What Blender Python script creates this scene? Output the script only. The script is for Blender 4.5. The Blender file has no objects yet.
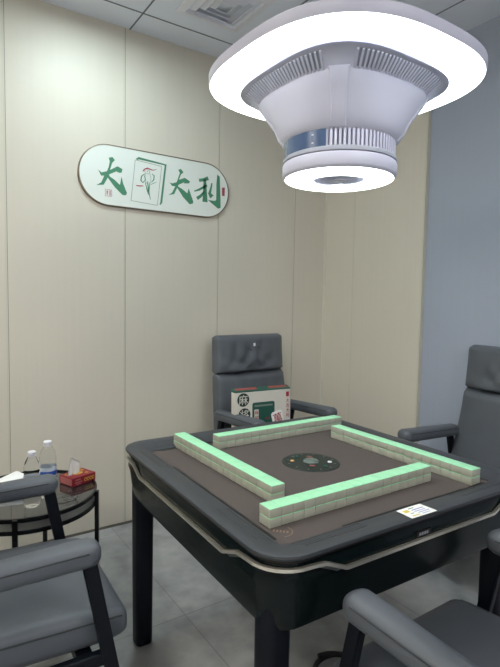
import bpy, bmesh, math, random
from mathutils import Vector, Matrix, Quaternion
random.seed(7)
scn = bpy.context.scene
COL = scn.collection
PI = math.pi

# ------------------------------------------------------------------ materials
def s2l(c):
    return tuple(((v/12.92) if v <= .04045 else ((v+.055)/1.055)**2.4) for v in c)
def hexc(h):
    return s2l([int(h[i:i+2], 16)/255 for i in (0, 2, 4)])
def mat(name, col, rough=.5, metal=0., spec=.5, noise=0., nscale=20., bump=0., bscale=80., coat=0., trans=0., ior=1.45, sheen=0.):
    m = bpy.data.materials.new(name); m.use_nodes = True
    nt = m.node_tree; b = nt.nodes['Principled BSDF']
    c = hexc(col) if isinstance(col, str) else col
    b.inputs['Base Color'].default_value = (*c, 1)
    b.inputs['Roughness'].default_value = rough
    b.inputs['Metallic'].default_value = metal
    b.inputs['Specular IOR Level'].default_value = spec
    b.inputs['Coat Weight'].default_value = coat
    b.inputs['Transmission Weight'].default_value = trans
    b.inputs['IOR'].default_value = ior
    tc = nt.nodes.new('ShaderNodeTexCoord')
    if noise > 0:
        n = nt.nodes.new('ShaderNodeTexNoise'); n.inputs['Scale'].default_value = nscale
        n.inputs['Detail'].default_value = 5
        r = nt.nodes.new('ShaderNodeMapRange')
        r.inputs['From Min'].default_value = .3; r.inputs['From Max'].default_value = .7
        r.inputs['To Min'].default_value = 1-noise; r.inputs['To Max'].default_value = 1+noise
        mx = nt.nodes.new('ShaderNodeVectorMath'); mx.operation = 'SCALE'
        mx.inputs[0].default_value = c
        nt.links.new(tc.outputs['Object'], n.inputs['Vector'])
        nt.links.new(n.outputs['Fac'], r.inputs['Value'])
        nt.links.new(r.outputs['Result'], mx.inputs['Scale'])
        nt.links.new(mx.outputs[0], b.inputs['Base Color'])
    if bump > 0:
        n = nt.nodes.new('ShaderNodeTexNoise'); n.inputs['Scale'].default_value = bscale
        n.inputs['Detail'].default_value = 4
        bp = nt.nodes.new('ShaderNodeBump'); bp.inputs['Strength'].default_value = bump
        bp.inputs['Distance'].default_value = .002
        nt.links.new(tc.outputs['Object'], n.inputs['Vector'])
        nt.links.new(n.outputs['Fac'], bp.inputs['Height'])
        nt.links.new(bp.outputs['Normal'], b.inputs['Normal'])
    return m
def emis(name, col, strength):
    m = bpy.data.materials.new(name); m.use_nodes = True
    nt = m.node_tree; b = nt.nodes['Principled BSDF']
    b.inputs['Base Color'].default_value = (.8, .8, .8, 1)
    b.inputs['Emission Color'].default_value = (*col, 1)
    b.inputs['Emission Strength'].default_value = strength
    return m

def wall_material(name, col, rough):
    """smooth laminated wall board with very faint vertical grain and cloudy wear"""
    m = bpy.data.materials.new(name); m.use_nodes = True
    nt = m.node_tree; b = nt.nodes['Principled BSDF']
    c = hexc(col)
    b.inputs['Roughness'].default_value = rough
    tc = nt.nodes.new('ShaderNodeTexCoord')
    mp = nt.nodes.new('ShaderNodeMapping'); mp.inputs['Scale'].default_value = (22, 22, .5)
    n = nt.nodes.new('ShaderNodeTexNoise'); n.inputs['Scale'].default_value = 2.0
    n2 = nt.nodes.new('ShaderNodeTexNoise'); n2.inputs['Scale'].default_value = 1.7
    ad = nt.nodes.new('ShaderNodeMath'); ad.operation = 'ADD'
    r = nt.nodes.new('ShaderNodeMapRange')
    r.inputs['From Min'].default_value = .7; r.inputs['From Max'].default_value = 1.3
    r.inputs['To Min'].default_value = .985; r.inputs['To Max'].default_value = 1.015
    mx = nt.nodes.new('ShaderNodeVectorMath'); mx.operation = 'SCALE'; mx.inputs[0].default_value = c
    L = nt.links.new
    L(tc.outputs['Object'], mp.inputs['Vector']); L(mp.outputs[0], n.inputs['Vector']); L(tc.outputs['Object'], n2.inputs['Vector'])
    L(n.outputs['Fac'], ad.inputs[0]); L(n2.outputs['Fac'], ad.inputs[1]); L(ad.outputs[0], r.inputs['Value'])
    L(r.outputs['Result'], mx.inputs['Scale']); L(mx.outputs[0], b.inputs['Base Color'])
    return m

def floor_material():
    m = bpy.data.materials.new('polished stone floor tiles'); m.use_nodes = True
    nt = m.node_tree; b = nt.nodes['Principled BSDF']; L = nt.links.new
    tc = nt.nodes.new('ShaderNodeTexCoord')
    n = nt.nodes.new('ShaderNodeTexNoise'); n.inputs['Scale'].default_value = 2.2; n.inputs['Detail'].default_value = 8
    n.inputs['Distortion'].default_value = .8
    n2 = nt.nodes.new('ShaderNodeTexNoise'); n2.inputs['Scale'].default_value = 14; n2.inputs['Detail'].default_value = 6
    ad = nt.nodes.new('ShaderNodeMath'); ad.operation = 'MULTIPLY_ADD'; ad.inputs[1].default_value = .45
    cr = nt.nodes.new('ShaderNodeValToRGB')
    cr.color_ramp.elements[0].position = .45; cr.color_ramp.elements[0].color = (*hexc(FLOOR_A), 1)
    cr.color_ramp.elements[1].position = 1.0; cr.color_ramp.elements[1].color = (*hexc(FLOOR_B), 1)
    L(tc.outputs['Object'], n.inputs['Vector']); L(tc.outputs['Object'], n2.inputs['Vector'])
    L(n2.outputs['Fac'], ad.inputs[0]); L(n.outputs['Fac'], ad.inputs[2]); L(ad.outputs[0], cr.inputs['Fac'])
    br = nt.nodes.new('ShaderNodeTexBrick')
    br.offset = 0; br.inputs['Scale'].default_value = 1
    br.inputs['Brick Width'].default_value = .8; br.inputs['Row Height'].default_value = .8
    br.inputs['Mortar Size'].default_value = .0025; br.inputs['Mortar Smooth'].default_value = .1
    br.inputs['Color1'].default_value = (1, 1, 1, 1); br.inputs['Color2'].default_value = (1, 1, 1, 1)
    br.inputs['Mortar'].default_value = (.72, .72, .72, 1)
    mp = nt.nodes.new('ShaderNodeMapping'); mp.inputs['Location'].default_value = (.25, .35, 0)
    L(tc.outputs['Object'], mp.inputs['Vector']); L(mp.outputs[0], br.inputs['Vector'])
    mx = nt.nodes.new('ShaderNodeMix'); mx.data_type = 'RGBA'; mx.blend_type = 'MULTIPLY'; mx.inputs['Factor'].default_value = 1
    L(cr.outputs['Color'], mx.inputs['A']); L(br.outputs['Color'], mx.inputs['B']); L(mx.outputs['Result'], b.inputs['Base Color'])
    b.inputs['Roughness'].default_value = .3
    return m

FLOOR_A, FLOOR_B = '76787A', 'BABCBD'
WALLC, GREYC, CEILC = 'D3CDBF', 'A1A9B9', 'E4E8F3'
M = {}
M['wall'] = wall_material('beige wall board', WALLC, .5)
M['grey'] = wall_material('blue grey wall paint', GREYC, .5)
M['ceil'] = mat('ceiling tile', CEILC, .7, noise=.02, nscale=3)
M['ceil_line'] = mat('ceiling grid', '6E7480', .6)
M['trim'] = mat('corner trim', 'D8D6CA', .35)
M['seam'] = mat('panel joint strip', 'CBC8B8', .35)
M['seamdark'] = mat('panel joint shadow gap', '6F6A5C', .6)
M['skirt'] = mat('floor joint', '6A655B', .5)
M['floor'] = floor_material()
M['leather'] = mat('grey synthetic leather', '575C63', .45, noise=.05, nscale=9, bump=.25, bscale=420)
M['leather_seam'] = mat('leather seam', '34373B', .6)
M['black_metal'] = mat('black painted metal', '0A0F18', .45, spec=.3)
M['rim'] = mat('dark grey table plastic', '3A3D42', .42, noise=.03, nscale=30)
M['groove'] = mat('rim groove', '242629', .5)
M['cloth'] = mat('brown grey table cloth', '524A47', .9, noise=.08, nscale=300, bump=.2, bscale=600)
M['gloss'] = mat('glossy black green plastic', '0A1415', .22, spec=.25)
M['matte_black'] = mat('matte black', '0A0B0C', .5)
M['tleg'] = mat('table leg paint', '080D17', .45, spec=.25)
M['chrome'] = mat('chrome', 'F0EADC', .32, metal=.88)
M['silver'] = mat('brushed steel', '8F8F8C', .3, metal=1)
M['green'] = mat('mint green tile back', 'A4E6BA', .34)
M['ivory'] = mat('tile body', 'AEB0A2', .38, noise=.02, nscale=40)
M['white'] = mat('white plastic', 'E4E4EC', .35)
M['lampbody'] = mat('white lamp plastic', 'C6C6D8', .4)
M['lampgap'] = mat('lamp groove', '9A9DAA', .5)
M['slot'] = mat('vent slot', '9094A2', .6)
M['panel'] = mat('blue display glass', '3E5578', .2, coat=.5)
M['paper'] = mat('white paper', 'EDEEEA', .8)
M['tissue'] = mat('white tissue', 'FAFAFA', .9)
M['red'] = mat('red card', '83182A', .45)
M['pink'] = mat('faded red card', 'B06A68', .5)
M['gold'] = mat('gold print', 'D9B14A', .35, metal=.3)
M['glass'] = mat('clear plastic', (.93, .95, .96), .05, trans=1, ior=1.07)
M['water'] = mat('water', (.95, .97, .98), .02, trans=1, ior=1.2)
M['darkglass'] = mat('dark mirror glass', '2A2D2D', .06, coat=.6, spec=.8)
M['bandglass'] = mat('silver mirror band', 'C4C4BC', .3, metal=.8)
M['tmetal'] = mat('black chrome', '24262A', .25, metal=.6)
M['blue'] = mat('blue print', '2E55B5', .4)
M['sign'] = mat('white sign board', 'E3E8E2', .45)
M['signedge'] = mat('bronze sign edge', '7C6F5E', .4, metal=.3)
M['signgreen'] = mat('green lettering', '4A8768', .5, noise=.06, nscale=90)
M['signred'] = mat('red seal print', 'A8455A', .5)
M['line'] = mat('thin outline print', '7E8A80', .5)
M['boxwhite'] = mat('white carton', 'D9D6CC', .45)
M['boxgreen'] = mat('dark green print', '23564A', .45)
M['boxred'] = mat('red print', 'A62C3F', .45)
M['boxdark'] = mat('dark print', '1D332C', .45)
M['yellow'] = mat('yellow print', 'D8C25A', .6)
M['lilac'] = mat('violet print', '9A97C8', .6)
M['cable'] = mat('black rubber', '141516', .5)
M['digit'] = mat('display digit', 'AEB8CC', .4)
M['topred'] = mat('muted red print', 'A0504E', .5)
M['console'] = mat('dark green console', '1D2724', .45)
M['rose'] = mat('rose plastic', '8A5650', .5)
M['amber'] = mat('amber plastic', 'C9A26A', .5)
M['dome'] = mat('smoked dome', '5C6864', .2, coat=.3)
M['lit'] = emis('lamp diffuser', (.92, .99, 1.0), 2.7)
M['lit_low'] = emis('lamp lower diffuser', (.92, .99, 1.0), 2.7)
M['panel_lit'] = emis('fill panel diffuser', (1, .965, .90), 12.5)  # glow of the out-of-view panels added as room fill
M['down_lit'] = emis('downlight diffuser', (.80, .97, 1.0), 270.0)

# ------------------------------------------------------------------ helpers
def link(o, parent=None):
    COL.objects.link(o)
    if parent: o.parent = parent
    return o
def obj(name, bm, m, parent=None, smooth=False, auto=None):
    me = bpy.data.meshes.new(name)
    bmesh.ops.recalc_face_normals(bm, faces=bm.faces)
    if smooth or auto:
        for f in bm.faces: f.smooth = True
        if auto:
            lim = math.radians(auto)
            for e in bm.edges:
                if len(e.link_faces) == 2 and e.calc_face_angle(0) > lim: e.smooth = False
    bm.to_mesh(me); bm.free()
    for mm in (m if isinstance(m, (list, tuple)) else [m]): me.materials.append(mm)
    return link(bpy.data.objects.new(name, me), parent)
def thing(name, label, cat, loc=(0, 0, 0), rz=0., group=None):
    o = bpy.data.objects.new(name, None); o.empty_display_size = .05
    link(o); o.location = loc; o.rotation_euler = (0, 0, rz)
    tag(o, label, cat, group); return o
def tag(o, label, cat, group=None):
    o['label'] = label; o['category'] = cat
    if group: o['group'] = group
    return o
def struct(name, bm, m, **k):
    o = obj(name, bm, m, **k); o['kind'] = 'structure'; return o

def box(bm, x0, x1, y0, y1, z0, z1, bev=0., mi=0, mtx=None):
    vs = [bm.verts.new((x, y, z)) for z in (z0, z1) for y in (y0, y1) for x in (x0, x1)]
    F = [(0, 2, 3, 1), (4, 5, 7, 6), (0, 1, 5, 4), (2, 6, 7, 3), (0, 4, 6, 2), (1, 3, 7, 5)]
    fs = [bm.faces.new([vs[i] for i in f]) for f in F]
    for f in fs: f.material_index = mi
    if bev > 0:
        es = list({e for f in fs for e in f.edges})
        r = bmesh.ops.bevel(bm, geom=es, offset=bev, segments=2, profile=.5, affect='EDGES')
        vs = list({v for f in r['faces'] for v in f.verts} | {v for v in vs if v.is_valid})
        for f in r['faces']: f.material_index = mi
    if mtx is not None: bmesh.ops.transform(bm, matrix=mtx, verts=[v for v in vs if v.is_valid])
    return vs
def loft(bm, rings, cap0=True, cap1=True, closed=True, mi=0):
    V = [[bm.verts.new(p) for p in r] for r in rings]
    n = len(rings[0])
    for a, b in zip(V, V[1:]):
        for i in range(n if closed else n-1):
            j = (i+1) % n
            f = bm.faces.new((a[i], a[j], b[j], b[i])); f.material_index = mi
    if cap0: bm.faces.new(V[0][::-1]).material_index = mi
    if cap1: bm.faces.new(V[-1]).material_index = mi
    return V
def circ(r, z, n=40, cx=0, cy=0):
    return [(cx+r*math.cos(2*PI*i/n), cy+r*math.sin(2*PI*i/n), z) for i in range(n)]
def lathe(bm, prof, n=40, cap0=True, cap1=True, cx=0, cy=0, mi=0):
    return loft(bm, [circ(max(r, 1e-4), z, n, cx, cy) for r, z in prof], cap0, cap1, mi=mi)
def sq(a, n, z, N=96, b=None, cx=0, cy=0):
    """superellipse ring"""
    b = a if b is None else b
    out = []
    for i in range(N):
        t = 2*PI*i/N; c, s = math.cos(t), math.sin(t)
        k = (abs(c)**n+abs(s)**n)**(-1/n)
        out.append((cx+a*c*k, cy+b*s*k, z))
    return out
def rsq(a, r, z, seg=8):
    """rounded square ring, half size a, corner radius r"""
    out = []
    for k, (sx, sy) in enumerate(((1, 1), (-1, 1), (-1, -1), (1, -1))):
        for i in range(seg+1):
            t = PI/2*k+PI/2*i/seg
            out.append((sx*(a-r)+r*math.cos(t), sy*(a-r)+r*math.sin(t), z))
    return out
def tube(bm, pts, r, n=8, closed=False, mi=0, flat=None):
    """sweep; flat=(half thickness, half height) gives a flat band section"""
    P = [Vector(p) for p in pts]; rings = []
    up = Vector((0, 0, 1))
    for i, p in enumerate(P):
        if closed: d = P[(i+1) % len(P)]-P[i-1]
        else: d = P[min(i+1, len(P)-1)]-P[max(i-1, 0)]
        d.normalize()
        ref = up if abs(d.z) < .95 else Vector((1, 0, 0))
        s = d.cross(ref).normalized(); u = s.cross(d).normalized()
        rr = r[i] if isinstance(r, (list, tuple)) else r
        if flat:
            a, b = flat
            sec = [(-a, -b), (a, -b), (a, b), (-a, b)]
            rings.append([p+s*x+u*y for x, y in sec])
        else:
            rings.append([p+(s*math.cos(2*PI*k/n)+u*math.sin(2*PI*k/n))*rr for k in range(n)])
    if closed: rings.append(rings[0]); 
    loft(bm, rings, not closed, not closed, mi=mi)
    if closed: bmesh.ops.remove_doubles(bm, verts=bm.verts, dist=1e-6)
def poly_prism(bm, pts, axis, d0, d1, mi=0):
    """polygon in plane -> prism. axis 'y': pts are (x,z)"""
    if axis == 'y': f = lambda p, d: (p[0], d, p[1])
    elif axis == 'z': f = lambda p, d: (p[0], p[1], d)
    else: f = lambda p, d: (d, p[0], p[1])
    A = [bm.verts.new(f(p, d0)) for p in pts]; B = [bm.verts.new(f(p, d1)) for p in pts]
    n = len(pts)
    fs = [bm.faces.new(A[::-1]), bm.faces.new(B)]
    for i in range(n):
        j = (i+1) % n; fs.append(bm.faces.new((A[i], A[j], B[j], B[i])))
    for q in fs: q.material_index = mi; q.normal_update()
    bmesh.ops.triangulate(bm, faces=fs[:2])
def stroke(bm, pts, ws, axis, d0, d1):
    """brush stroke through 2D pts with widths ws"""
    n = len(pts); L = []; R = []
    for i in range(n):
        a = Vector(pts[max(i-1, 0)]); b = Vector(pts[min(i+1, n-1)])
        d = (b-a).normalized(); nn = Vector((-d.y, d.x)); p = Vector(pts[i])
        L.append(tuple(p+nn*ws[i]/2)); R.append(tuple(p-nn*ws[i]/2))
    for i in range(n-1):
        poly_prism(bm, [L[i], L[i+1], R[i+1], R[i]], axis, d0, d1)
def text_bm(s, size, width=None):
    cu = bpy.data.curves.new('tmp', 'FONT'); cu.body = s; cu.size = size
    cu.align_x = 'CENTER'; cu.align_y = 'CENTER'; cu.extrude = .0004; cu.resolution_u = 3
    o = bpy.data.objects.new('tmp', cu); COL.objects.link(o)
    dg = bpy.context.evaluated_depsgraph_get(); dg.update()
    me = bpy.data.meshes.new_from_object(o.evaluated_get(dg))
    bm = bmesh.new(); bm.from_mesh(me)
    bpy.data.objects.remove(o); bpy.data.meshes.remove(me); bpy.data.curves.remove(cu)
    return bm
def copy_tree(src, parent=None):
    c = src.copy(); COL.objects.link(c)
    if parent:
        c.parent = parent
    for ch in list(src.children): copy_tree(ch, c)
    return c
ORD = ['first', 'second', 'third', 'fourth', 'fifth', 'sixth', 'seventh', 'eighth', 'ninth', 'tenth', 'eleventh',
       'twelfth', 'thirteenth', 'fourteenth', 'fifteenth', 'sixteenth', 'seventeenth']

# ------------------------------------------------------------------ room
ZC = 2.684; YW = 1.365; XR = 1.297; XP = 1.274; XL = -2.7; YF = -3.1
bm = bmesh.new(); box(bm, XL, XR, YF, YW, -.08, 0); struct('floor', bm, M['floor'])
bm = bmesh.new(); box(bm, XL, XR, YF, YW, ZC, ZC+.08); ceiling = struct('ceiling', bm, M['ceil'])
G = .5925
bm = bmesh.new()
x = -.145-G*5
while x < XR:
    if x > XL: box(bm, x-.004, x+.004, YF, YW, ZC-.0015, ZC+.002)
    x += G
y = 1.18
while y > YF:
    box(bm, XL, XR, y-.004, y+.004, ZC-.0015, ZC+.002); y -= G
o = struct('trim_1', bm, M['ceil_line'])
bm = bmesh.new(); box(bm, XL-.1, XR+.1, YW, YW+.1, -.08, ZC+.08)
struct('wall_back', bm, M['wall'])
bm = bmesh.new(); box(bm, XR, XR+.1, YF-.1, YW, -.08, ZC+.08); struct('wall_right', bm, M['grey'])
bm = bmesh.new(); box(bm, XL-.1, XL, YF-.1, YW, -.08, ZC+.08); struct('wall_left', bm, M['wall'])
bm = bmesh.new(); box(bm, XL, XR, YF-.1, YF, -.08, ZC+.08); struct('wall_front', bm, M['ceil'])
# beige boards fixed on the right wall near the corner
YE = .548
bm = bmesh.new(); box(bm, XP, XR, YE, YW, 0, ZC); struct('trim_2', bm, M['wall'])
bm = bmesh.new(); box(bm, XP-.003, XR, YE-.006, YE+.004, 0, ZC); struct('trim_3', bm, M['seam'])
bm = bmesh.new(); box(bm, XP-.008, XP, YW-.008, YW, 0, ZC); struct('trim_4', bm, M['trim'])
# panel joints
bm = bmesh.new()
for sx in (-2.5, -1.918, -1.336, -.755, -.174, .407, .995):
    box(bm, sx-.0045, sx+.0035, YW-.0015, YW, 0, ZC)
struct('trim_5', bm, M['seam'])
bm = bmesh.new()
for sx in (-2.5, -1.918, -1.336, -.755, -.174, .407, .995):
    box(bm, sx+.0035, sx+.0055, YW-.001, YW, 0, ZC)
struct('trim_6', bm, M['seamdark'])
bm = bmesh.new()
box(bm, XP-.0012, XP, 1.083, 1.089, 0, ZC); struct('trim_7', bm, M['seam'])
bm = bmesh.new(); box(bm, XL, XP, YW-.006, YW, 0, .012); struct('baseboard_back', bm, M['skirt'])
bm = bmesh.new(); box(bm, XP-.006, XP, YE, YW-.006, 0, .012); struct('baseboard_right', bm, M['skirt'])

# ceiling air diffuser
t = thing('ceiling_vent', 'square white air diffuser set in a ceiling tile above the wall sign', 'vent', (.151, .884, ZC))
bm = bmesh.new()
for a0, a1, z0, z1 in ((.175, .14, -.004, -.014),):
    loft(bm, [rsq(a0, .004, 0, 1), rsq(a0, .004, z0, 1), rsq(a1, .004, z1, 1), rsq(a1-.004, .004, 0, 1)], False, False)
obj('frame', bm, M['white'], t)
for k, a in enumerate((.125, .09, .055)):
    bm = bmesh.new(); loft(bm, [rsq(a, .003, -.001, 1), rsq(a-.022, .003, -.016, 1), rsq(a-.025, .003, -.014, 1)], False, False)
    obj('vane', bm, M['white'], t)

# unseen fill panels added in the ceiling behind and beside the viewer for brightness
def fill_panel(i, j, label):
    cx = -.145-G*5+G*(i+.5); cy = 1.18-G*(j+.5)
    t = thing('ceiling_fill_light', label, 'light', (cx, cy, ZC), 0)
    bm = bmesh.new(); box(bm, -.28, .28, -.28, .28, -.006, -.002)
    obj('diffuser', bm, M['panel_lit'], t)
    bm = bmesh.new(); loft(bm, [rsq(.28, .004, -.002, 1), rsq(.28, .004, -.009, 1), rsq(.293, .004, -.009, 1), rsq(.293, .004, 0, 1)], False, False)
    obj('frame', bm, M['white'], t)
fill_panel(1, 4, 'unseen square fill light panel added in the ceiling over the left armchair side of the room')
fill_panel(1, 1, 'unseen square fill light panel added in the ceiling near the left wall beyond the side table')
fill_panel(5, 5, 'unseen square fill light panel added in the ceiling behind the front armchair')
DX, DY = -.38, .80
t = thing('downlight', 'small round ceiling downlight close to the back wall left of the sign', 'light', (DX, DY, ZC))
bm = bmesh.new(); lathe(bm, [(.045, 0), (.06, 0), (.06, -.006), (.045, -.008)], 32, False, False); obj('ring', bm, M['white'], t, auto=30)
bm = bmesh.new(); lathe(bm, [(.044, -.002), (.044, -.004)], 32); obj('lens', bm, M['down_lit'], t)

# ------------------------------------------------------------------ hanging lamp with built-in fan
LX, LY = .04, -.055
lamp = thing('mahjong_table_lamp', 'large white rounded square hanging fan lamp glowing above the mahjong table', 'lamp', (LX, LY, 1.666))
def Z(z): return z-1.666
# rim casing
bm = bmesh.new()
loft(bm, [sq(.394, 2.7, Z(1.963)), sq(.397, 2.7, Z(1.968)), sq(.398, 2.7, Z(1.993)), sq(.385, 2.7, Z(2.004)), sq(.20, 2.4, Z(2.02)), sq(.09, 2, Z(2.03))], False, True)
obj('casing', bm, M['lampbody'], lamp, auto=40)
bm = bmesh.new()
loft(bm, [sq(.394, 2.7, Z(1.963)), sq(.375, 2.75, Z(1.9575)), sq(.33, 3.0, Z(1.949)), sq(.297, 3.2, Z(1.9445)), sq(.29, 3.2, Z(1.95))], False, False)
obj('ring_diffuser', bm, M['lit'], lamp, smooth=True)
# flared body
prof = [(.290, 3.2, 1.9445), (.281, 3.1, 1.9415), (.276, 3.1, 1.9410), (.243, 2.8, 1.912), (.240, 2.8, 1.904), (.226, 2.6, 1.875),
        (.206, 2.35, 1.838), (.197, 2.15, 1.805), (.186, 2.0, 1.785), (.181, 2, 1.779), (.176, 2, 1.774), (.171, 2, 1.774)]
bm = bmesh.new(); loft(bm, [sq(a, n, Z(z), 128) for a, n, z in prof], False, False)
obj('housing', bm, M['lampbody'], lamp, auto=50)
# slotted air intakes under the rim, one row per side
def se_pt(a, n, t):
    c, s = math.cos(t), math.sin(t); k = (abs(c)**n+abs(s)**n)**(-1/n); return Vector((a*c*k, a*s*k, 0))
for side in range(4):
    bm = bmesh.new(); bm2 = bmesh.new()
    base = side*PI/2
    N = 26
    rin = []; 
    A = []; B = []
    for i in range(33):
        t = base-.62+1.24*i/32
        p = se_pt(.241, 2.8, t); q = se_pt(.275, 3.1, t)
        A.append((p.x, p.y, Z(1.9102))); B.append((q.x, q.y, Z(1.9395)))
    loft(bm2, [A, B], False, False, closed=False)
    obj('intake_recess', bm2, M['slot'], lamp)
    for i in range(N+1):
        t = base-.62+1.24*i/N
        p = se_pt(.241, 2.8, t); q = se_pt(.275, 3.1, t)
        d = (q-p).normalized(); s = Vector((-d.y, d.x, 0))*.0031
        a = p+Vector((0, 0, Z(1.9055))); b = q+Vector((0, 0, Z(1.9365))); u = Vector((0, 0, .004))
        V = [bm.verts.new(v) for v in (a-s, a+s, b+s, b-s, a-s+u, a+s+u, b+s+u, b-s+u)]
        for f in ((0, 1, 2, 3), (7, 6, 5, 4), (0, 4, 5, 1), (1, 5, 6, 2), (2, 6, 7, 3), (3, 7, 4, 0)): bm.faces.new([V[k] for k in f])
    obj('intake_grille', bm, M['lampbody'], lamp)
    # corner rib
    bm = bmesh.new(); tcor = base+PI/4
    rings = []
    for (a, n, z), wd in zip(prof[3:10], (.034, .030, .026, .024, .024, .025, .026)):
        p = se_pt(a, n, tcor); dr = p.normalized(); tg = Vector((-dr.y, dr.x, 0))
        zz = Vector((0, 0, Z(z)))
        rings.append([p+zz-tg*wd+dr*-.008, p+zz-tg*wd*.85+dr*.003, p+zz+tg*wd*.85+dr*.003, p+zz+tg*wd+dr*-.008])
    loft(bm, rings)
    obj('corner_rib', bm, M['lampbody'], lamp, auto=50)
# fluted vent ring
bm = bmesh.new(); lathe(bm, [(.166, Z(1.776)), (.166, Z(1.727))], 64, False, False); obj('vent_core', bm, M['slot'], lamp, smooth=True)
bm = bmesh.new()
for i in range(84):
    t = 2*PI*i/84
    mt = Matrix.Rotation(t, 4, 'Z')
    box(bm, .164, .178, -.0036, .0036, Z(1.727), Z(1.776), mtx=mt)
obj('vent_fins', bm, M['lampbody'], lamp)
# blue display window on the near left part of the vent ring
bm = bmesh.new()
t0, t1 = math.radians(152), math.radians(214)
A = []; B = []
for i in range(25):
    t = t0+(t1-t0)*i/24
    A.append((.1815*math.cos(t), .1815*math.sin(t), Z(1.7265))); B.append((.1815*math.cos(t), .1815*math.sin(t), Z(1.7765)))
loft(bm, [A, B], False, False, closed=False)
disp = obj('display_window', bm, M['panel'], lamp, smooth=True)
def on_cyl(t, z, r=.1825): return (r*math.cos(t), r*math.sin(t), z)
bm = bmesh.new()
for dz in (.012, -.012):
    bm = bmesh.new()
    for k in range(3):
        t = math.radians(200)+k*.012
        box(bm, .1815, .1822, -.001, .001, Z(1.7515)+dz-.002, Z(1.7515)+dz+.002, mtx=Matrix.Rotation(t, 4, 'Z'))
    obj('display_digits', bm, M['digit'], disp)
# groove and bottom drum
bm = bmesh.new(); lathe(bm, [(.150, Z(1.728)), (.181, Z(1.728)), (.184, Z(1.722)), (.184, Z(1.714)), (.176, Z(1.711)), (.150, Z(1.711))], 72, False, False)
obj('collar', bm, M['lampgap'], lamp, auto=40)
bm = bmesh.new(); lathe(bm, [(.15, Z(1.711)), (.182, Z(1.711)), (.1845, Z(1.706)), (.1835, Z(1.676)), (.180, Z(1.668)), (.176, Z(1.666))], 72, False, False)
obj('drum', bm, M['lampbody'], lamp, auto=40)
bm = bmesh.new(); lathe(bm, [(.176, Z(1.666)), (.150, Z(1.660)), (.099, Z(1.658)), (.092, Z(1.661)), (.092, Z(1.673))], 72, False, False)
obj('lower_diffuser', bm, M['lit_low'], lamp, smooth=True)
bm = bmesh.new(); lathe(bm, [(.092, Z(1.6725)), (.02, Z(1.6705))], 48, False, True); obj('outlet_plate', bm, M['white'], lamp)
bm = bmesh.new()
for i in range(48):
    mt = Matrix.Rotation(2*PI*i/48, 4, 'Z') @ Matrix.Translation((.02, 0, 0)) @ Matrix.Rotation(.5, 4, 'Z')
    box(bm, 0, .064, -.0007, .0007, Z(1.6665), Z(1.6715), mtx=mt)
for r in (.04, .062, .088):
    tube(bm, circ(r, Z(1.668), 40), .0012, 6, closed=False)
lathe(bm, [(.021, Z(1.676)), (.021, Z(1.665)), (.0, Z(1.664))], 24)
obj('outlet_grille', bm, M['lampbody'], lamp)
# suspension stem and ceiling cup
bm = bmesh.new(); lathe(bm, [(.018, Z(2.02)), (.018, Z(ZC-.03))], 20); obj('stem', bm, M['white'], lamp, smooth=True)
bm = bmesh.new(); lathe(bm, [(.03, Z(ZC-.05)), (.07, Z(ZC-.035)), (.075, Z(ZC-.001))], 32); obj('ceiling_cup', bm, M['white'], lamp, auto=30)

# ------------------------------------------------------------------ mahjong table
tb = thing('mahjong_table', 'black automatic mahjong table with chrome trim and brown grey playing surface', 'table')
tb.location = (-.032, -.025, 0); tb.rotation_euler = (0, 0, math.radians(-1.4)); tb.scale = (.925, .925, 1)
bm = bmesh.new()
P = [(.436, .012, .706), (.438, .014, .7155), (.446, .02, .7185), (.470, .04, .7255), (.505, .075, .7335), (.5285, .095, .7345), (.5325, .099, .7335),
     (.5338, .1, .729), (.532, .1, .7235), (.524, .095, .721), (.505, .08, .719), (.505, .08, .706)]
loft(bm, [rsq(a, r, z) for a, r, z in P], False, False)
rim = obj('rim', bm, M['rim'], tb, auto=28)
bm = bmesh.new()
loft(bm, [rsq(a, r, z) for a, r, z in ((.520, .094, .7215), (.5235, .098, .7195), (.5245, .098, .714), (.520, .094, .7125))], False, False)
obj('edge_bead', bm, M['matte_black'], rim)
bm = bmesh.new()   # ribbed grooves pressed in the rim near each corner, and the corner joints
for k8 in range(8):
    k, sg_ = k8//2, (1 if k8 % 2 else -1)
    bm = bmesh.new(); mt = Matrix.Rotation(k*PI/2, 4, 'Z')
    def zr(a): return .7185+(a-.446)*(.7335-.7185)/(.505-.446)
    for q in range(4):
        a = .453+q*.0125
        for sgn in (sg_,):
            e1 = -.19-.004*q; e0 = -.42+.004*q
            pts = [(sgn*e0, -a, zr(a)+.0004), (sgn*e1, -a, zr(a)+.0004)]
            vv = [Vector(p) for p in pts]
            tube(bm, [tuple(mt @ v) for v in vv], .0008, 4)
    if sg_ > 0: tube(bm, [tuple(mt @ Vector(p)) for p in ((-.438, -.438, .7168), (-.46, -.46, .7232), (-.495, -.495, .7325))], .001, 4)
    obj('rim_grooves', bm, M['groove'], rim)
bm = bmesh.new(); loft(bm, [rsq(.4365, .012, .70), rsq(.4365, .012, .713)], True, True)
obj('playing_mat', bm, M['cloth'], tb)
# dark tile trough notches
for k in range(4):
    mt = Matrix.Rotation(k*PI/2, 4, 'Z')
    bm = bmesh.new(); vs = box(bm, -.40, .23, .4265, .4365, .7128, .7141)
    bmesh.ops.transform(bm, matrix=mt, verts=bm.verts)
    obj('tile_slot', bm, M['matte_black'], tb)
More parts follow.
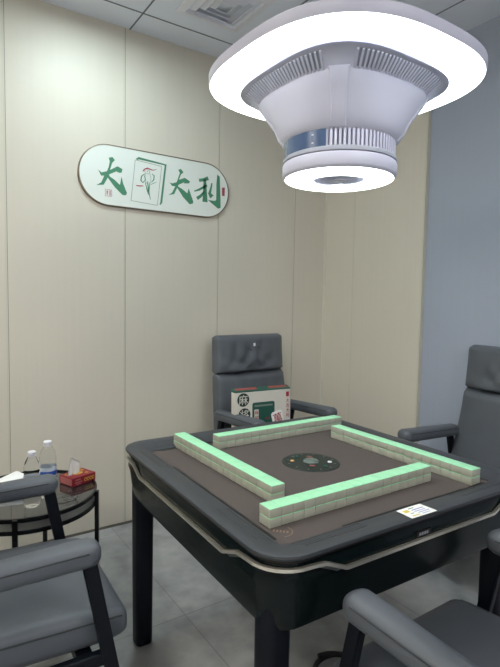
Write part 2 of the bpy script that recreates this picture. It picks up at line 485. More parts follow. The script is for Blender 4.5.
# centre console
cc = None
bm = bmesh.new(); lathe(bm, [(.108, .7131), (.106, .7152), (.098, .7158)], 64); cc = obj('centre_console', bm, M['console'], tb, auto=30); cc.location = (.034, .026, 0)
bm = bmesh.new(); lathe(bm, [(.032, .7158), (.030, .719), (.024, .723), (.014, .7252), (.001, .726)], 40); obj('dice_dome', bm, M['dome'], cc, smooth=True)
for k in (0, 2):
    mt = Matrix.Rotation(k*PI/2-math.radians(34), 4, 'Z')
    bm = bmesh.new(); box(bm, -.010, .010, -.058, -.046, .7158, .7195, bev=.002, mtx=None); bmesh.ops.transform(bm, matrix=mt, verts=bm.verts)
    obj('button', bm, M['rose'], cc)
for k, (a, mm) in enumerate(((146, 'amber'), (326, 'white'), (100, 'boxgreen'), (280, 'boxgreen'))):
    t = math.radians(a)
    bm = bmesh.new(); lathe(bm, [(.0085, .7158), (.008, .7185), (.001, .7192)], 20, cx=.070*math.cos(t), cy=.070*math.sin(t))
    obj('indicator', bm, M[mm], cc, smooth=True)
for i in range(12):
    bm = bmesh.new(); box(bm, .082, .092, -.0022, .0022, .7155, .7162, mtx=Matrix.Rotation(2*PI*(i+.5)/12, 4, 'Z'))
    obj('console_mark', bm, M['silver'], cc)
# small gold emblem on the mat corner
bm = bmesh.new()
mt = Matrix.Translation((-.392, -.372, .7134)) @ Matrix.Rotation(math.radians(-45), 4, 'Z')
for i in range(5):
    box(bm, -.022+i*.009, -.017+i*.009, -.006, .006, 0, .0004, mtx=mt)
for i in range(6):
    t = -.9+i*.36
    box(bm, .028, .031, -.006, .006, 0, .0004, mtx=mt @ Matrix.Rotation(t, 4, 'Z'))
obj('corner_emblem', bm, mat('bronze print', '85705E', .5), tb)
# body below the rim
bm = bmesh.new()
B = [(.505, .08, .712), (.512, .085, .709), (.520, .09, .690), (.524, .09, .672), (.519, .09, .655), (.512, .08, .61), (.503, .075, .562), (.497, .07, .549), (.480, .05, .547)]
loft(bm, [rsq(a, r, z) for a, r, z in B], True, True)
apron = obj('apron', bm, M['gloss'], tb, auto=40)
# chrome band running round the table
def band_pts():
    out = []
    a, r = .5285, .10
    for k in range(4):
        side = []
        for s_, z in ((-.405, .700), (-.378, .6975), (-.372, .6960), (-.312, .6725), (-.305, .671), (.305, .671), (.312, .6725), (.372, .6960), (.378, .6975), (.405, .700)):
            off = .0 if abs(s_) > .34 else -.001
            side.append(Vector((s_, -(a-off), z)))
        cor = []
        for i in range(1, 8):
            t = -PI/2+PI/2*i/8
            cor.append(Vector((a-r+r*math.cos(t), -(a-r)+r*math.sin(t), .7015)))
        mt = Matrix.Rotation(k*PI/2, 4, 'Z')
        out += [tuple(mt @ v) for v in side+cor]
    return out
bm = bmesh.new(); tube(bm, band_pts(), 0, closed=True, flat=(.0048, .0038))
obj('chrome_trim', bm, M['chrome'], tb)
for k in range(8):   # brushed wedge plates below the trim by each corner
    mt = Matrix.Rotation((k//2)*PI/2, 4, 'Z'); sg = 1 if k % 2 else -1
    bm = bmesh.new()
    pts = [(sg*-.40, .694), (sg*-.365, .690), (sg*-.30, .671), (sg*-.335, .668)]
    if sg > 0: pts = pts[::-1]
    poly_prism(bm, pts, 'y', -.526, -.515); bmesh.ops.transform(bm, matrix=mt, verts=bm.verts)
    obj('trim_wedge', bm, M['silver'], tb)
# display plate on the front
bm = bmesh.new(); box(bm, -.046, .016, -.5255, -.512, .677, .692, bev=.001); dp = obj('counter_display', bm, M['matte_black'], tb)
bm = bmesh.new()
for i in range(4): box(bm, -.035+i*.010, -.028+i*.010, -.5262, -.5250, .681, .688)
obj('counter_digits', bm, M['lampgap'], dp)
# underside gearbox
bm = bmesh.new(); loft(bm, [rsq(.36, .05, .54), rsq(.34, .05, .47)]); obj('machine_housing', bm, M['matte_black'], tb)
for sx in (-1, 1):
    for sy in (-1, 1):
        bm = bmesh.new()
        rg = []
        for a, z in ((.030, 0), (.034, .006), (.034, .03), (.037, .55), (.037, .60)):
            rg.append(sq(a, 4, z, 32, cx=sx*.466, cy=sy*.444))
        loft(bm, rg); lg = obj('leg', bm, M['tleg'], tb, auto=40)

# ------------------------------------------------------------------ mahjong tiles
TW, TD, TH = .0368, .046, .0244
def make_tile():
    t = bpy.data.objects.new('mahjong_tile', None); t.empty_display_size = .01; link(t)
    bm = bmesh.new(); box(bm, -TW/2+.0003, TW/2-.0003, -TD/2, TD/2, 0, .0228, bev=.0014); obj('tile_face', bm, M['ivory'], t, auto=30)
    bm = bmesh.new(); box(bm, -TW/2+.0003, TW/2-.0003, -TD/2, TD/2, .0220, TH-.0002, bev=.0014); obj('tile_back', bm, M['green'], t, auto=30)
    return t
proto = make_tile(); first = True
mz = .7132
walls = [
    ('front', [(-.419+TW*(i+.5), -.3347+TD/2, PI/2*0) for i in range(17)], 'left'),
    ('back', [(-.1992+TW*(i+.5), .2888+TD/2, 0) for i in range(17)], 'left'),
    ('left', [(-.325+TD/2, -.2139+TW*(i+.5), PI/2) for i in range(17)], 'near'),
    ('right', [(.2786+TD/2, -.4269+TW*(i+.5), PI/2) for i in range(17)], 'near'),
]
PLACE = {'front': 'nearest row', 'back': 'farthest row', 'left': 'left row', 'right': 'right row'}
for nm, spots, end in walls:
    for i, (x, y, rz) in enumerate(spots):
        for lv in (0, 1):
            t = proto if first else copy_tree(proto); first = False
            jx = random.uniform(-.0004, .0004)
            t.location = (x+(jx if rz else 0), y+(0 if rz else jx), mz+lv*TH+lv*.0001)
            t.rotation_euler = (0, 0, rz+random.uniform(-.004, .004))
            endp = 'left end' if end == 'left' else 'near end'
            tag(t, 'green backed tile, %s layer, %s from %s of the %s' % ('upper' if lv else 'lower', ORD[i], endp, PLACE[nm]),
                'mahjong tile', 'mahjong tiles stacked in the %s' % PLACE[nm])

# price / notice card lying on the front rim
cd = thing('notice_card', 'small white printed card lying on the front rim of the mahjong table', 'card')
cp = [(-.101, -.455), (-.010, -.457), (-.018, -.518), (-.113, -.515)]
bm = bmesh.new()
def rz_(y): return .7185+(-y-.446)*(.7335-.7185)/(.505-.446) if -y < .505 else .7335+(-y-.505)*.001/.017
A = [bm.verts.new((x, y, max(.7362, rz_(y)+.0015) if y < -.5 else .7362-(.5+y)*.13-.0)) for x, y in cp]
B = [bm.verts.new((v.co.x, v.co.y, v.co.z+.0006)) for v in A]
bm.faces.new(A[::-1]); bm.faces.new(B)
for i in range(4): bm.faces.new((A[i], A[(i+1) % 4], B[(i+1) % 4], B[i]))
cz = [v.co.copy() for v in B]
obj('card_sheet', bm, M['paper'], cd)
def cpt(u, v):
    a = cz[3].lerp(cz[2], u); b = cz[0].lerp(cz[1], u); return a.lerp(b, v)
for mm, items in (('yellow', ((.10, .55, .30, .80), (.12, .12, .40, .2))), ('lilac', ((.40, .60, .88, .68), (.40, .44, .85, .50), (.45, .28, .90, .34), (.50, .12, .82, .17))), ('boxgreen', ((.38, .80, .60, .86), (.2, .36, .33, .41)))):
    for u0, v0, u1, v1 in items:
        bm = bmesh.new()
        vs = [bm.verts.new(cpt(u, v)+Vector((0, 0, .0003))) for u, v in ((u0, v0), (u1, v0), (u1, v1), (u0, v1))]
        bm.faces.new(vs)
        obj('card_print', bm, M[mm], cd)

# ------------------------------------------------------------------ wall sign
SX, SZ, SHW, SHH = .026, 1.9075, .447, .1585
sg = thing('wall_sign', 'white pill shaped wall sign with green brush lettering and a bird tile picture', 'sign', (0, YW, 0))
def pill(hw, hh, N=24):
    out = []
    for s_, t0 in ((1, -PI/2), (-1, PI/2)):
        for i in range(N+1):
            t = t0+PI*i/N; out.append((SX+s_*(hw-hh)+hh*math.cos(t), SZ+hh*math.sin(t)))
    return out
bm = bmesh.new(); loft(bm, [[(x, y, z) for x, z in pill(SHW-d, SHH-d)] for d, y in ((0, 0), (0, -.013), (.003, -.0145), (.006, -.0145), (.006, -.012))], True, False)
obj('edge_frame', bm, M['signedge'], sg, auto=40)
bm = bmesh.new(); poly_prism(bm, pill(SHW-.006, SHH-.006), 'y', -.008, -.0135); board = obj('board', bm, M['sign'], sg)
DA1 = [(-0.263, 1.997), (-0.244, 2.004), (-0.231, 1.99), (-0.246, 1.972), (-0.257, 1.935), (-0.217, 1.96), (-0.19, 1.95), (-0.194, 1.931), (-0.207, 1.928), (-0.223, 1.933), (-0.262, 1.912), (-0.258, 1.901), (-0.234, 1.889), (-0.203, 1.865), (-0.195, 1.91), (-0.186, 1.875), (-0.165, 1.828), (-0.171, 1.815), (-0.19, 1.815), (-0.231, 1.85), (-0.269, 1.894), (-0.29, 1.855), (-0.329, 1.848), (-0.303, 1.865), (-0.287, 1.902), (-0.304, 1.899), (-0.319, 1.927), (-0.302, 1.916), (-0.273, 1.926), (-0.264, 1.949), (-0.258, 1.978)]
DA2 = [(0.136, 1.997), (0.153, 2.004), (0.168, 1.987), (0.153, 1.974), (0.14, 1.941), (0.177, 1.958), (0.21, 1.943), (0.205, 1.931), (0.172, 1.926), (0.175, 1.933), (0.137, 1.913), (0.136, 1.903), (0.161, 1.893), (0.194, 1.873), (0.203, 1.903), (0.213, 1.877), (0.232, 1.833), (0.231, 1.82), (0.209, 1.813), (0.166, 1.85), (0.13, 1.896), (0.112, 1.858), (0.077, 1.849), (0.098, 1.864), (0.118, 1.902), (0.098, 1.902), (0.084, 1.918), (0.1, 1.916), (0.127, 1.927), (0.137, 1.955), (0.146, 1.981)]
LI1 = [(0.269, 1.957), (0.301, 1.965), (0.33, 1.978)]
LI2 = [(0.238, 1.891), (0.27, 1.904), (0.322, 1.936)]
LI3 = [(0.306, 1.969), (0.309, 1.918), (0.31, 1.838)]
LI4 = [(0.304, 1.895), (0.281, 1.869), (0.257, 1.852)]
LI5 = [(0.355, 1.953), (0.348, 1.919), (0.34, 1.892), (0.356, 1.873)]
LI6 = [(0.391, 2.009), (0.408, 1.998), (0.411, 1.932), (0.417, 1.817), (0.4, 1.809), (0.329, 1.852), (0.378, 1.852), (0.386, 1.861), (0.386, 1.952)]
SE2 = [(0.425, 1.937), (0.444, 1.939), (0.443, 1.889), (0.426, 1.889)]
SE1 = [(-0.282, 1.833), (-0.247, 1.835), (-0.248, 1.799), (-0.282, 1.797)]
FACE = [(-0.119, 2.01), (0.034, 1.999), (0.01, 1.783), (-0.142, 1.791)]
GRN = [(-0.112, 2.014), (-0.099, 2.022), (0.058, 2.011), (0.033, 1.801), (0.025, 1.789)]
HEAD = [(-0.076, 1.955), (-0.068, 1.967), (-0.048, 1.977), (-0.029, 1.972), (-0.015, 1.971), (0.004, 1.979)]
EYE = [(-0.049, 1.959)]
WL = [(-0.064, 1.945), (-0.083, 1.929), (-0.087, 1.906), (-0.076, 1.895), (-0.062, 1.91), (-0.066, 1.935)]
WR = [(-0.024, 1.95), (-0.01, 1.942), (-0.012, 1.92), (-0.026, 1.904)]
T1 = [(-0.062, 1.9), (-0.05, 1.857), (-0.043, 1.835)]
T2 = [(-0.048, 1.906), (-0.043, 1.858), (-0.031, 1.809)]
T3 = [(-0.036, 1.901), (-0.038, 1.871), (-0.041, 1.839)]
BR = [(-0.114, 1.875), (-0.095, 1.875), (-0.073, 1.878)]
B2 = [(-0.031, 1.89), (-0.015, 1.9), (0.004, 1.91)]

F0, F1 = -.0135, -.0143
def glyph(polys, m, strokes=(), name='lettering', f1=F1):
    bm = bmesh.new()
    for p in polys: poly_prism(bm, p, 'y', F0, f1)
    for p, w_ in strokes: stroke(bm, p, w_, 'y', F0, f1)
    return obj(name, bm, M[m], board)
glyph([DA1], 'signgreen', name='lettering')
glyph([DA2], 'signgreen', name='lettering')
k = .00125
glyph([LI6], 'signgreen', [(LI1, [.018, .018, .022]), (LI2, [.006, .012, .014]), (LI3, [.016, .022, .034]), (LI4, [.012, .016, .02]), (LI5, [.008, .012, .02, .03])], name='lettering')
glyph([SE2], 'signred', name='seal_mark')
def outline(p, w_): return [([p[i], p[(i+1) % len(p)]], [w_, w_]) for i in range(len(p))]
x0, z0 = SE1[0]; x1, z1 = SE1[2]
glyph([], 'signred', outline([(x0, z0), (x1, z0), (x1, z1), (x0, z1)], .0016)+[([(x0+(x1-x0)*a, z0+(z1-z0)*b), (x0+(x1-x0)*c, z0+(z1-z0)*d)], [.0028, .0028]) for a, b, c, d in
      ((.3, .15, .3, .85), (.15, .3, .45, .3), (.15, .55, .45, .55), (.6, .2, .9, .2), (.75, .2, .75, .8), (.58, .5, .92, .5), (.58, .8, .92, .8))], name='seal_mark')
ex, ez = EYE[0]
pic = glyph([FACE], 'sign', name='tile_picture', f1=-.0139)
glyph([], 'line', outline(FACE, .0022), name='picture_outline', f1=-.0145)
glyph([], 'signgreen', [(GRN, [.009, .012, .013, .012, .006])], name='picture_edge', f1=-.0142)
glyph([], 'signred', [(HEAD, [.003, .006, .007, .006, .004, .002]), (BR, [.004, .006, .004]), ([(ex-.013, ez+.001), (ex-.024, ez-.002)], [.005, .001])], name='bird_crest', f1=-.0149)
glyph([[(ex+.0025*math.cos(a), ez+.0025*math.sin(a)) for a in [i*PI/4 for i in range(8)]]], 'signred', name='bird_eye', f1=-.0149)
glyph([], 'signgreen', [(WL, [.003, .006, .007, .006, .004, .003]), (WR, [.003, .006, .006, .003]), (T1, [.003, .006, .003]), (T2, [.004, .008, .002]), (T3, [.003, .005, .002]), (B2, [.002, .003, .002]), ([(ex+.012*math.cos(a), ez+.012*math.sin(a)-.001) for a in [j*PI/6-2.2 for j in range(9)]], [.0016]*9), ([(ex-.012, ez-.006), (ex-.014, ez-.03), (ex-.008, ez-.06), (ex+.004, ez-.072)], [.0016]*4), ([(ex+.012, ez-.008), (ex+.02, ez-.03), (ex+.018, ez-.055), (ex+.010, ez-.072)], [.0016]*4)], name='bird_body', f1=-.0149)

# ------------------------------------------------------------------ armchairs
def head_fold(u, v):
    """creases fanning out from the crease line below the head pad; u across -1..1, v 0..1 up the pad"""
    d = 0
    for cu in (-.62, .0, .55):
        du = u-cu; r = math.hypot(du, v*.8)
        if r > .02:
            a = math.atan2(v*.8, du)
            d += .009*math.sin(a*9+cu*5)*math.exp(-((r-.35)/.32)**2)
    return d
def path(s):
    """centre line of the backrest, s 0..1 -> y, z"""
    y = -.175-.10*s-.015*math.sin(PI*s)+.02*max(0, s-.7)
    return y, .40+.657*s
def half_w(s): return .283-.034*s-.008*math.sin(PI*s)
def back_part(bm, s0, s1, puff, fold=False, n=18, N=72):
    rings = []
    for i in range(n+1):
        f = i/n
        e = min(f, 1-f)*2*(s1-s0)*.665/2      # distance to the nearer end
        rr = .022 if (f > .5) == (s1 > .9) and (s1 > .9 or f < .5) else .012
        k = 1-(1-min(1, e/rr))**2; k = math.sqrt(max(k, 0))
        s = s0+(s1-s0)*f
        y, z = path(s); hw = half_w(s)-(.012 if rr > .02 else .003)*(1-k); ht = .012+.033*k
        ring = []
        for (X, Y, _z) in sq(hw, 7, 0, N, b=ht):
            u = X/hw
            if Y > 0:
                Y += puff*(1-u*u)*k
                if fold: Y += head_fold(u, f)*k*(1-abs(u)**5)
                else:
                    Y += .0022*math.sin(u*9+f*5)*math.exp(-(f-.8)**2*14)*k+.0016*math.sin(u*17+2*f)*math.exp(-(f-.95)**2*30)
            ring.append((X, y+Y, z))
        rings.append(ring)
    loft(bm, rings)
def soft_box(bm, x0, x1, y0, y1, z0, z1, puff=.01, slope=0.):
    """cushion: cross-section in yz (rounded), swept along x with rounded ends"""
    cy, cz = (y0+y1)/2, (z0+z1)/2; hy, hz = (y1-y0)/2, (z1-z0)/2
    rings = []; n = 26; hx = (x1-x0)/2; cx = (x0+x1)/2
    for i in range(n+1):
        t = -math.cos(PI*i/n); x = cx+hx*t
        e = hx*(1-abs(t)); k = math.sqrt(max(0, 1-(1-min(1, e/.03))**2))
        ring = []
        for (a, b, _) in sq(hy-.022*(1-k), 4.2, 0, 56, b=hz-.03*(1-k)):
            zz = b+(puff*(1-t*t)*(1-(a/hy)**2) if b > 0 else 0)
            ring.append((x, cy+a, cz+zz+slope*a))
        rings.append(ring)
    loft(bm, rings)
def make_chair(label, extra_seam=True):
    t = thing('armchair', label, 'armchair')
    bm = bmesh.new(); soft_box(bm, -.25, .25, -.15, .292, .342, .440, .012, -.035); st = obj('seat', bm, M['leather'], t, smooth=True)
    for sx in (-1, 1):
        bm = bmesh.new()
        tube(bm, [(sx*.2505, y, .418-.035*(y-.07)) for y in (-.12, 0, .1, .2, .27)], .0022, 6)
        obj('seat_piping', bm, M['leather_seam'], st)
    bm = bmesh.new(); back_part(bm, 0, .665, .014); bk = obj('backrest', bm, M['leather'], t, smooth=True)
    bm = bmesh.new(); back_part(bm, .66, 1.0, .016, True); hd = obj('headrest', bm, M['leather'], t, smooth=True)
    y, z = path(.86)
    bm = bmesh.new()
    box(bm, -.004, .010, y+.0585, y+.0635, z+.026, z+.044, bev=.001)
    obj('logo_tag', bm, M['white'], hd)
    bm = bmesh.new()
    box(bm, .022, .036, y+.0585, y+.0630, z+.005, z+.009)
    box(bm, -.035, -.022, y+.0575, y+.0625, z+.015, z+.021)
    obj('stitched_mark', bm, M['leather_seam'], hd)
    for sx in (-1, 1):
        bm = bmesh.new(); rings = []
        n = 24; L0, L1 = -.20, .205
        for i in range(n+1):
            f = -math.cos(PI*i/n); yy = (L0+L1)/2+(L1-L0)/2*f
            e = (L1-L0)/2*(1-abs(f)); k = math.sqrt(max(0, 1-(1-min(1, e/.032))**2))
            g = (yy-L0)/(L1-L0)
            hw = (.034+.006*g)*(.35+.65*k); hh = (.029+.003*g)*(.25+.75*k)
            rings.append([(sx*.272+a, yy, .612+.010*g+b) for a, b, _ in sq(hw, 2.8, 0, 28, b=hh)])
        loft(bm, rings); ar = obj('armrest', bm, M['leather'], t, smooth=True)
        bm = bmesh.new()
        for q in (-1, 1):
            pts = []
            for yy in (-.17, -.1, 0, .1, .17):
                g = (yy-L0)/(L1-L0); pts.append((sx*.272+q*(.0335+.006*g), yy, .612+.010*g+.014))
            tube(bm, pts, .0018, 6)
        obj('armrest_seam', bm, M['leather_seam'], ar)
        for nm, P0, P1 in (('front', (sx*.272, .176, .604), (sx*.280, .290, .0)), ('rear', (sx*.272, -.150, .592), (sx*.280, -.29, .0))):
            bm = bmesh.new(); rings = []
            for f in (0, .5, 1):
                c = Vector(P0).lerp(Vector(P1), f); a = .011; b = .019-.003*f
                rings.append([(c.x-a, c.y-b, c.z), (c.x+a, c.y-b, c.z), (c.x+a, c.y+b, c.z), (c.x-a, c.y+b, c.z)])
            loft(bm, rings); bmesh.ops.bevel(bm, geom=[e for e in bm.edges if abs((e.verts[0].co-e.verts[1].co).z) > .1], offset=.004, segments=2, affect='EDGES')
            obj('leg', bm, M['black_metal'], t)
        bm = bmesh.new(); box(bm, sx*.272-.012, sx*.272+.012, -.21, .226, .312, .346, bev=.003); obj('side_rail', bm, M['black_metal'], t)
        bm = bmesh.new(); box(bm, sx*.262-.014, sx*.262+.014, -.225, -.185, .603, .625, bev=.003); obj('arm_bracket', bm, M['black_metal'], t)
    bm = bmesh.new(); box(bm, -.262, .262, -.20, -.16, .31, .34); obj('cross_rail', bm, M['black_metal'], t)
    bm = bmesh.new(); box(bm, -.262, .262, .15, .19, .31, .338); obj('cross_rail', bm, M['black_metal'], t)
    return t
chair = make_chair('grey padded armchair at the left edge, side on, nearest the small round table')
GR = 'grey leather armchairs around the mahjong table'
chair['group'] = GR
chair.location = (-.940, .238, 0); chair.rotation_euler = (0, 0, -PI/2-.035)
for loc, rz, lb in (((-.078, -.748, 0), 0., 'grey padded armchair in the bottom right foreground, only arms and seat in view'),
                    ((.588, .985, 0), PI+.08, 'grey armchair facing the viewer behind the table, holding a printed white carton'),
                    ((1.005, -.005, 0), PI/2-.07, 'grey armchair on the right of the table in front of the blue grey wall')):
    c = copy_tree(chair); c.location = loc; c.rotation_euler = (0, 0, rz); tag(c, lb, 'armchair', GR)

# ------------------------------------------------------------------ printed carton on the back chair
BW, BH, BD = .358, .31, .042
cb = thing('gift_carton', 'white carton with dark green and red mahjong print standing on the far armchair', 'box', (.476, .945, .458), 0)
cb.rotation_euler = (math.radians(-2), 0, math.radians(-5))
bm = bmesh.new(); box(bm, -BW/2, BW/2, 0, BD, 0, BH, bev=.002); cbb = obj('carton_body', bm, M['boxwhite'], cb)
bm = bmesh.new(); loft(bm, [[(x, y, BH-.003), (x, BD+.0005, BH-.003), (x, BD+.0005, BH+.015), (x, y, BH+.001)] for x, y in ((-BW/2-.0005, -.0005), (BW/2+.0005, -.0005))]); obj('carton_top', bm, M['boxgreen'], cb)
bm = bmesh.new(); 
for x0, x1 in ((-.165, -.03), (.045, .165)):
    loft(bm, [[(x, .012, BH+.0035), (x, BD-.008, BH+.0142), (x, BD-.008, BH+.0150), (x, .012, BH+.0043)] for x in (x0, x1)])
obj('top_print', bm, M['topred'], cb)
S_ = BW/387
def fu(u): return -BW/2+u*S_
def fv(v): return BH-v*S_
def place_text(s, size, u, v, m, name, squash=1., rot=0., d=.0012):
    bm = text_bm(s, size)
    if len(bm.verts) == 0: bm.free(); return
    xs = [q.co.x for q in bm.verts]; ys = [q.co.y for q in bm.verts]
    c = Vector(((min(xs)+max(xs))/2, (min(ys)+max(ys))/2, 0)); k_ = size/max(max(xs)-min(xs), max(ys)-min(ys))
    mt = Matrix.Translation((fu(u), -d, fv(v))) @ Matrix.Rotation(rot, 4, 'Y') @ Matrix.Rotation(PI/2, 4, 'X') @ Matrix.Diagonal((k_, k_, 1, 1)) @ Matrix.Translation(-c)
    bmesh.ops.transform(bm, matrix=mt, verts=bm.verts)
    obj(name, bm, M[m], cbb)
def disc_front(bm, u, v, r, y0, y1, n=32):
    poly_prism(bm, [(fu(u)+r*math.cos(2*PI*i/n), fv(v)+r*math.sin(2*PI*i/n)) for i in range(n)], 'y', y0, y1)
for (u, v, ch) in ((56, 48, '麻'), (64, 138, '将')):
    bm = bmesh.new(); disc_front(bm, u, v, 40*S_, -.0006, .0005); obj('round_badge', bm, M['boxdark'], cbb)
    place_text(ch, .056, u, v, 'boxwhite', 'badge_character')
def rrect(u0, v0, u1, v1, r=.012, rot=0., n=5):
    x0, x1, z0, z1 = fu(u0), fu(u1), fv(v1), fv(v0); cx, cz = (x0+x1)/2, (z0+z1)/2
    out = []
    for k_, (sx, sz) in enumerate(((1, 1), (-1, 1), (-1, -1), (1, -1))):
        for i in range(n+1):
            t = PI/2*k_+PI/2*i/n
            out.append(((x1-r if sx > 0 else x0+r)+r*math.cos(t), (z1-r if sz > 0 else z0+r)+r*math.sin(t)))
    c, s = math.cos(rot), math.sin(rot)
    return [(cx+(a-cx)*c-(b-cz)*s, cz+(a-cx)*s+(b-cz)*c) for a, b in out]
bm = bmesh.new(); poly_prism(bm, rrect(117, 70, 272, 318), 'y', -.0006, .0005); obj('printed_panel', bm, M['boxgreen'], cbb)
bm = bmesh.new(); poly_prism(bm, rrect(132, 86, 258, 96, .003), 'y', -.0010, .0); obj('panel_stripe', bm, M['line'], cbb)
bm = bmesh.new(); poly_prism(bm, rrect(130, 112, 160, 290, .003), 'y', -.0010, .0); obj('panel_strip', bm, M['boxwhite'], cbb)
for i in range(5): place_text('麻将馆大吉'[i], .024, 145, 130+i*34, 'boxred', 'strip_character', d=.0016)
place_text('大吉', .030, 222, 170, 'boxred', 'panel_character')
bm = bmesh.new(); poly_prism(bm, rrect(254, 132, 334, 222, .016, .25), 'y', -.0016, .0); obj('printed_tile', bm, M['paper'], cbb)
place_text('萬', .058, 294, 177, 'boxred', 'tile_character', rot=-.25, d=.0024)
bm = bmesh.new(); poly_prism(bm, rrect(355, 20, 376, 50, .003), 'y', -.0006, .0); obj('side_seal', bm, M['boxred'], cbb)
for i in range(4): place_text('大吉大利'[i], .022, 366, 75+i*30, 'boxred', 'side_character')

# ------------------------------------------------------------------ round side table
TX, TY, TR, TZ = -.760, .835, .262, .48
sd = thing('side_table', 'small round black metal side table with a mirrored top at the left wall', 'table', (TX, TY, 0))
def ringband(name, r, z0, z1, m, th=.008):
    bm = bmesh.new(); loft(bm, [circ(a, z, 72) for a, z in ((r-th, z0), (r, z0), (r, z1), (r-th, z1), (r-th, z0))], False, False)
    bmesh.ops.remove_doubles(bm, verts=bm.verts, dist=1e-6)
    return obj(name, bm, m, sd, auto=40)
ringband('upper_ring', TR, TZ-.012, TZ+.003, M['tmetal'])
ringband('mirror_band', TR-.006, TZ-.042, TZ-.012, M['bandglass'], .003)
ringband('lower_ring', TR, TZ-.056, TZ-.042, M['tmetal'])
bm = bmesh.new(); lathe(bm, [(TR-.0085, TZ-.010), (TR-.0085, TZ-.004)], 72); obj('glass_top', bm, M['darkglass'], sd, auto=40)
bm = bmesh.new(); lathe(bm, [(TR-.0085, TZ-.054), (TR-.0085, TZ-.050)], 72); obj('lower_glass', bm, M['bandglass'], sd, auto=40)
for k_ in range(4):
    a = math.radians((-28, 66, 156, 250)[k_])
    bm = bmesh.new(); box(bm, TR-.004, TR+.012, -.009, .009, 0, TZ+.002, bev=.002, mtx=Matrix.Rotation(a, 4, 'Z')); obj('leg', bm, M['tmetal'], sd)
bm = bmesh.new(); tube(bm, circ(TR-.004, .10, 60), .006, 8, closed=True); obj('foot_ring', bm, M['tmetal'], sd, smooth=True)
ZT = TZ-.004+.0003

# water bottles
def bottle(label, x, y, s=1., rz=0.):
    t = thing('water_bottle', label, 'bottle', (x, y, ZT), rz, 'clear water bottles on the round side table')
    pr = [(.012, .004), (.026, .0), (.031, .006), (.0325, .015), (.0325, .03)]
    z = .03
    for k_ in range(4): pr += [(.0305, z+.006), (.0325, z+.012)]; z += .012
    pr += [(.0322, .085), (.0322, .128)]
    z = .128
    for k_ in range(3): pr += [(.0303, z+.005), (.0322, z+.011)]; z += .011
    pr += [(.031, .170), (.026, .187), (.018, .202), (.0135, .210), (.0130, .222)]
    bm = bmesh.new(); lathe(bm, [(r*s, z_*s) for r, z_ in pr], 32); obj('body', bm, M['glass'], t, smooth=True)
    bm = bmesh.new(); lathe(bm, [(.0328*s, .088*s), (.0330*s, .090*s), (.0330*s, .1235*s), (.0328*s, .1255*s)], 32, False, False); lb = obj('wrap_label', bm, M['wraplabel'], t, smooth=True)
    bm = bmesh.new(); lathe(bm, [(.0332*s, .092*s), (.0334*s, .093*s), (.0334*s, .110*s), (.0332*s, .111*s)], 32, False, False); obj('label_stripe', bm, M['blue'], lb, smooth=True)
    bm = bmesh.new(); lathe(bm, [(.0152*s, .214*s), (.0158*s, .216*s), (.0158*s, .226*s), (.0145*s, .228*s)], 28); obj('cap', bm, M['white'], t, auto=30)
    bm = bmesh.new(); lathe(bm, [(.0165*s, .2095*s), (.0165*s, .213*s)], 24); obj('neck_ring', bm, M['white'], t, auto=30)
    return t
M['wraplabel'] = mat('pale label film', 'C9D2DC', .3)
bottle('taller clear water bottle with blue label, right of the pair on the side table', -.702, .765, .98)
bottle('shorter looking clear water bottle, left of the pair on the side table', -.772, .700, .92, 1.)

# tissue carton
tx = thing('tissue_box', 'dark red tissue box with gold print on the round side table', 'tissue box', (-.560, .865, ZT+.001), math.radians(22))
bm = bmesh.new(); box(bm, -.058, .058, -.045, .045, 0, .036, bev=.002); tbx = obj('carton', bm, M['red'], tx)
bm = bmesh.new(); poly_prism(bm, [(.024*math.cos(i*PI/12), .014*math.sin(i*PI/12)) for i in range(24)], 'z', .0358, .0366); obj('opening', bm, M['gold'], tbx)
bm = bmesh.new()
for x0, x1, z0, z1 in ((-.045, -.02, .024, .029), (-.048, -.012, .014, .018), (-.04, -.018, .006, .010)): box(bm, x0, x1, -.0458, -.0448, z0, z1)
box(bm, -.0588, -.0578, -.038, .038, .004, .032); obj('side_panel_print', bm, M['pink'], tbx)
bm = bmesh.new()
for i in range(4):
    cx = .005+i*.013
    tube(bm, [(cx+.005*math.cos(a), -.0455, .018+.007*math.sin(a)) for a in [j*PI/5 for j in range(10)]], .0013, 5, closed=False)
for x0, y0 in ((.03, -.02), (-.04, .02), (.036, .02)):
    tube(bm, [(x0+.007*math.cos(a), y0+.007*math.sin(a), .0363) for a in [j*PI/5 for j in range(10)]], .0016, 5)
obj('gold_print', bm, M['gold'], tbx)
bm = bmesh.new(); rows = []
for j in range(9):
    f = j/8; row = []
    for i in range(13):
        u = i/12-.5
        row.append((-.022+u*(.058-.012*f)+.020*f, .004*math.sin(i*1.3+f*2)*(1-f)+.010*f, .034+f*(.060-.030*u)))
    rows.append(row)
V = [[bm.verts.new(p) for p in r] for r in rows]
for a, b in zip(V, V[1:]):
    for i in range(12): bm.faces.new((a[i], a[i+1], b[i+1], b[i]))
bmesh.ops.solidify(bm, geom=bm.faces[:], thickness=.0008)
obj('tissue_sheet', bm, M['tissue'], tx, smooth=True)

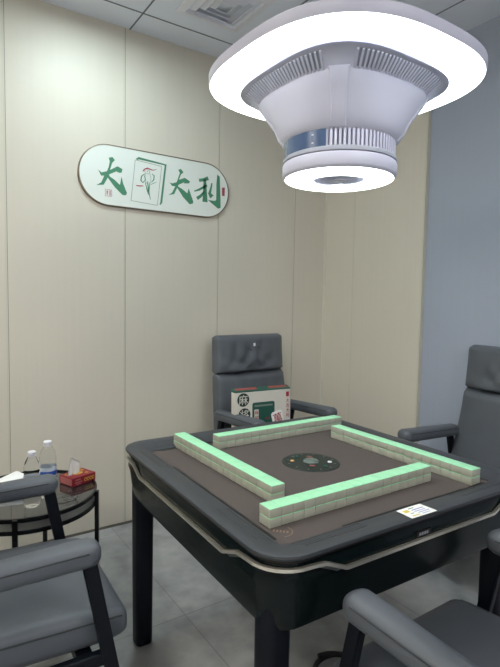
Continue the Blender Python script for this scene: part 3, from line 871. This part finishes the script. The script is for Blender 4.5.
# loose clear wrapper and white napkin pack
nk = thing('napkin_pack', 'pale translucent napkin pack leaning behind the armrest on the side table', 'napkins', (-.84, .90, ZT), .35)
bm = bmesh.new()
loft(bm, [[(-.075, -.045, .001), (.075, -.045, .001), (.075, .045, .001), (-.075, .045, .001)], [(-.070, -.044, .03), (.078, -.044, .052), (.078, .044, .054), (-.070, .044, .032)],
          [(-.060, -.036, .036), (.070, -.036, .062), (.070, .036, .062), (-.060, .036, .036)]])
bmesh.ops.bevel(bm, geom=bm.edges[:], offset=.004, segments=2, affect='EDGES'); npk = obj('pack', bm, M['tissue'], nk, smooth=True)
wr = thing('clear_tray', 'flat clear plastic tray under the front of the red tissue box', 'tray', (-.655, .70, ZT), .2)
bm = bmesh.new(); loft(bm, [rsq(.036, .01, 0), rsq(.042, .012, .012), rsq(.0405, .012, .012), rsq(.035, .01, .002)], True, True); obj('tray_body', bm, M['glass'], wr, auto=40)

# power cable looped on the floor below the table
cbl = bmesh.new()
pts = []
for i in range(40):
    a = 2*PI*i/39*1.15
    pts.append((.055+.085*math.cos(a+.6)-.0009*i, -.12+.075*math.sin(a+.6), .012+.0004*i))
tube(cbl, pts, .009, 8)
tag(obj('power_cable', cbl, M['cable'], smooth=True), 'thick black cable looped on the floor under the mahjong table', 'cable')

# ------------------------------------------------------------------ camera, world
cam = bpy.data.cameras.new('camera'); co = bpy.data.objects.new('camera', cam); COL.objects.link(co)
cam.sensor_fit = 'VERTICAL'; cam.sensor_height = 36; cam.lens = 500.7259*36/667; cam.clip_start = .02
R_ = Vector((.8306503, -.5565159, .0176094)); U_ = Vector((.0235882, .0667703, .9974895)); W_ = Vector((.5562946, .8281496, -.0685900))
mt = Matrix((R_, U_, -W_)).transposed().to_4x4(); mt.translation = Vector((-1.12794, -1.28907, 1.272627))
co.matrix_world = mt
scn.camera = co
w = bpy.data.worlds.new('room air'); scn.world = w; w.use_nodes = True
w.node_tree.nodes['Background'].inputs['Color'].default_value = (.5, .52, .56, 1); w.node_tree.nodes['Background'].inputs['Strength'].default_value = .0
scn.view_settings.view_transform = 'Standard'; scn.view_settings.look = 'None'
scn.view_settings.exposure = 1.15; scn.view_settings.gamma = 1; scn.view_settings.use_curve_mapping = False
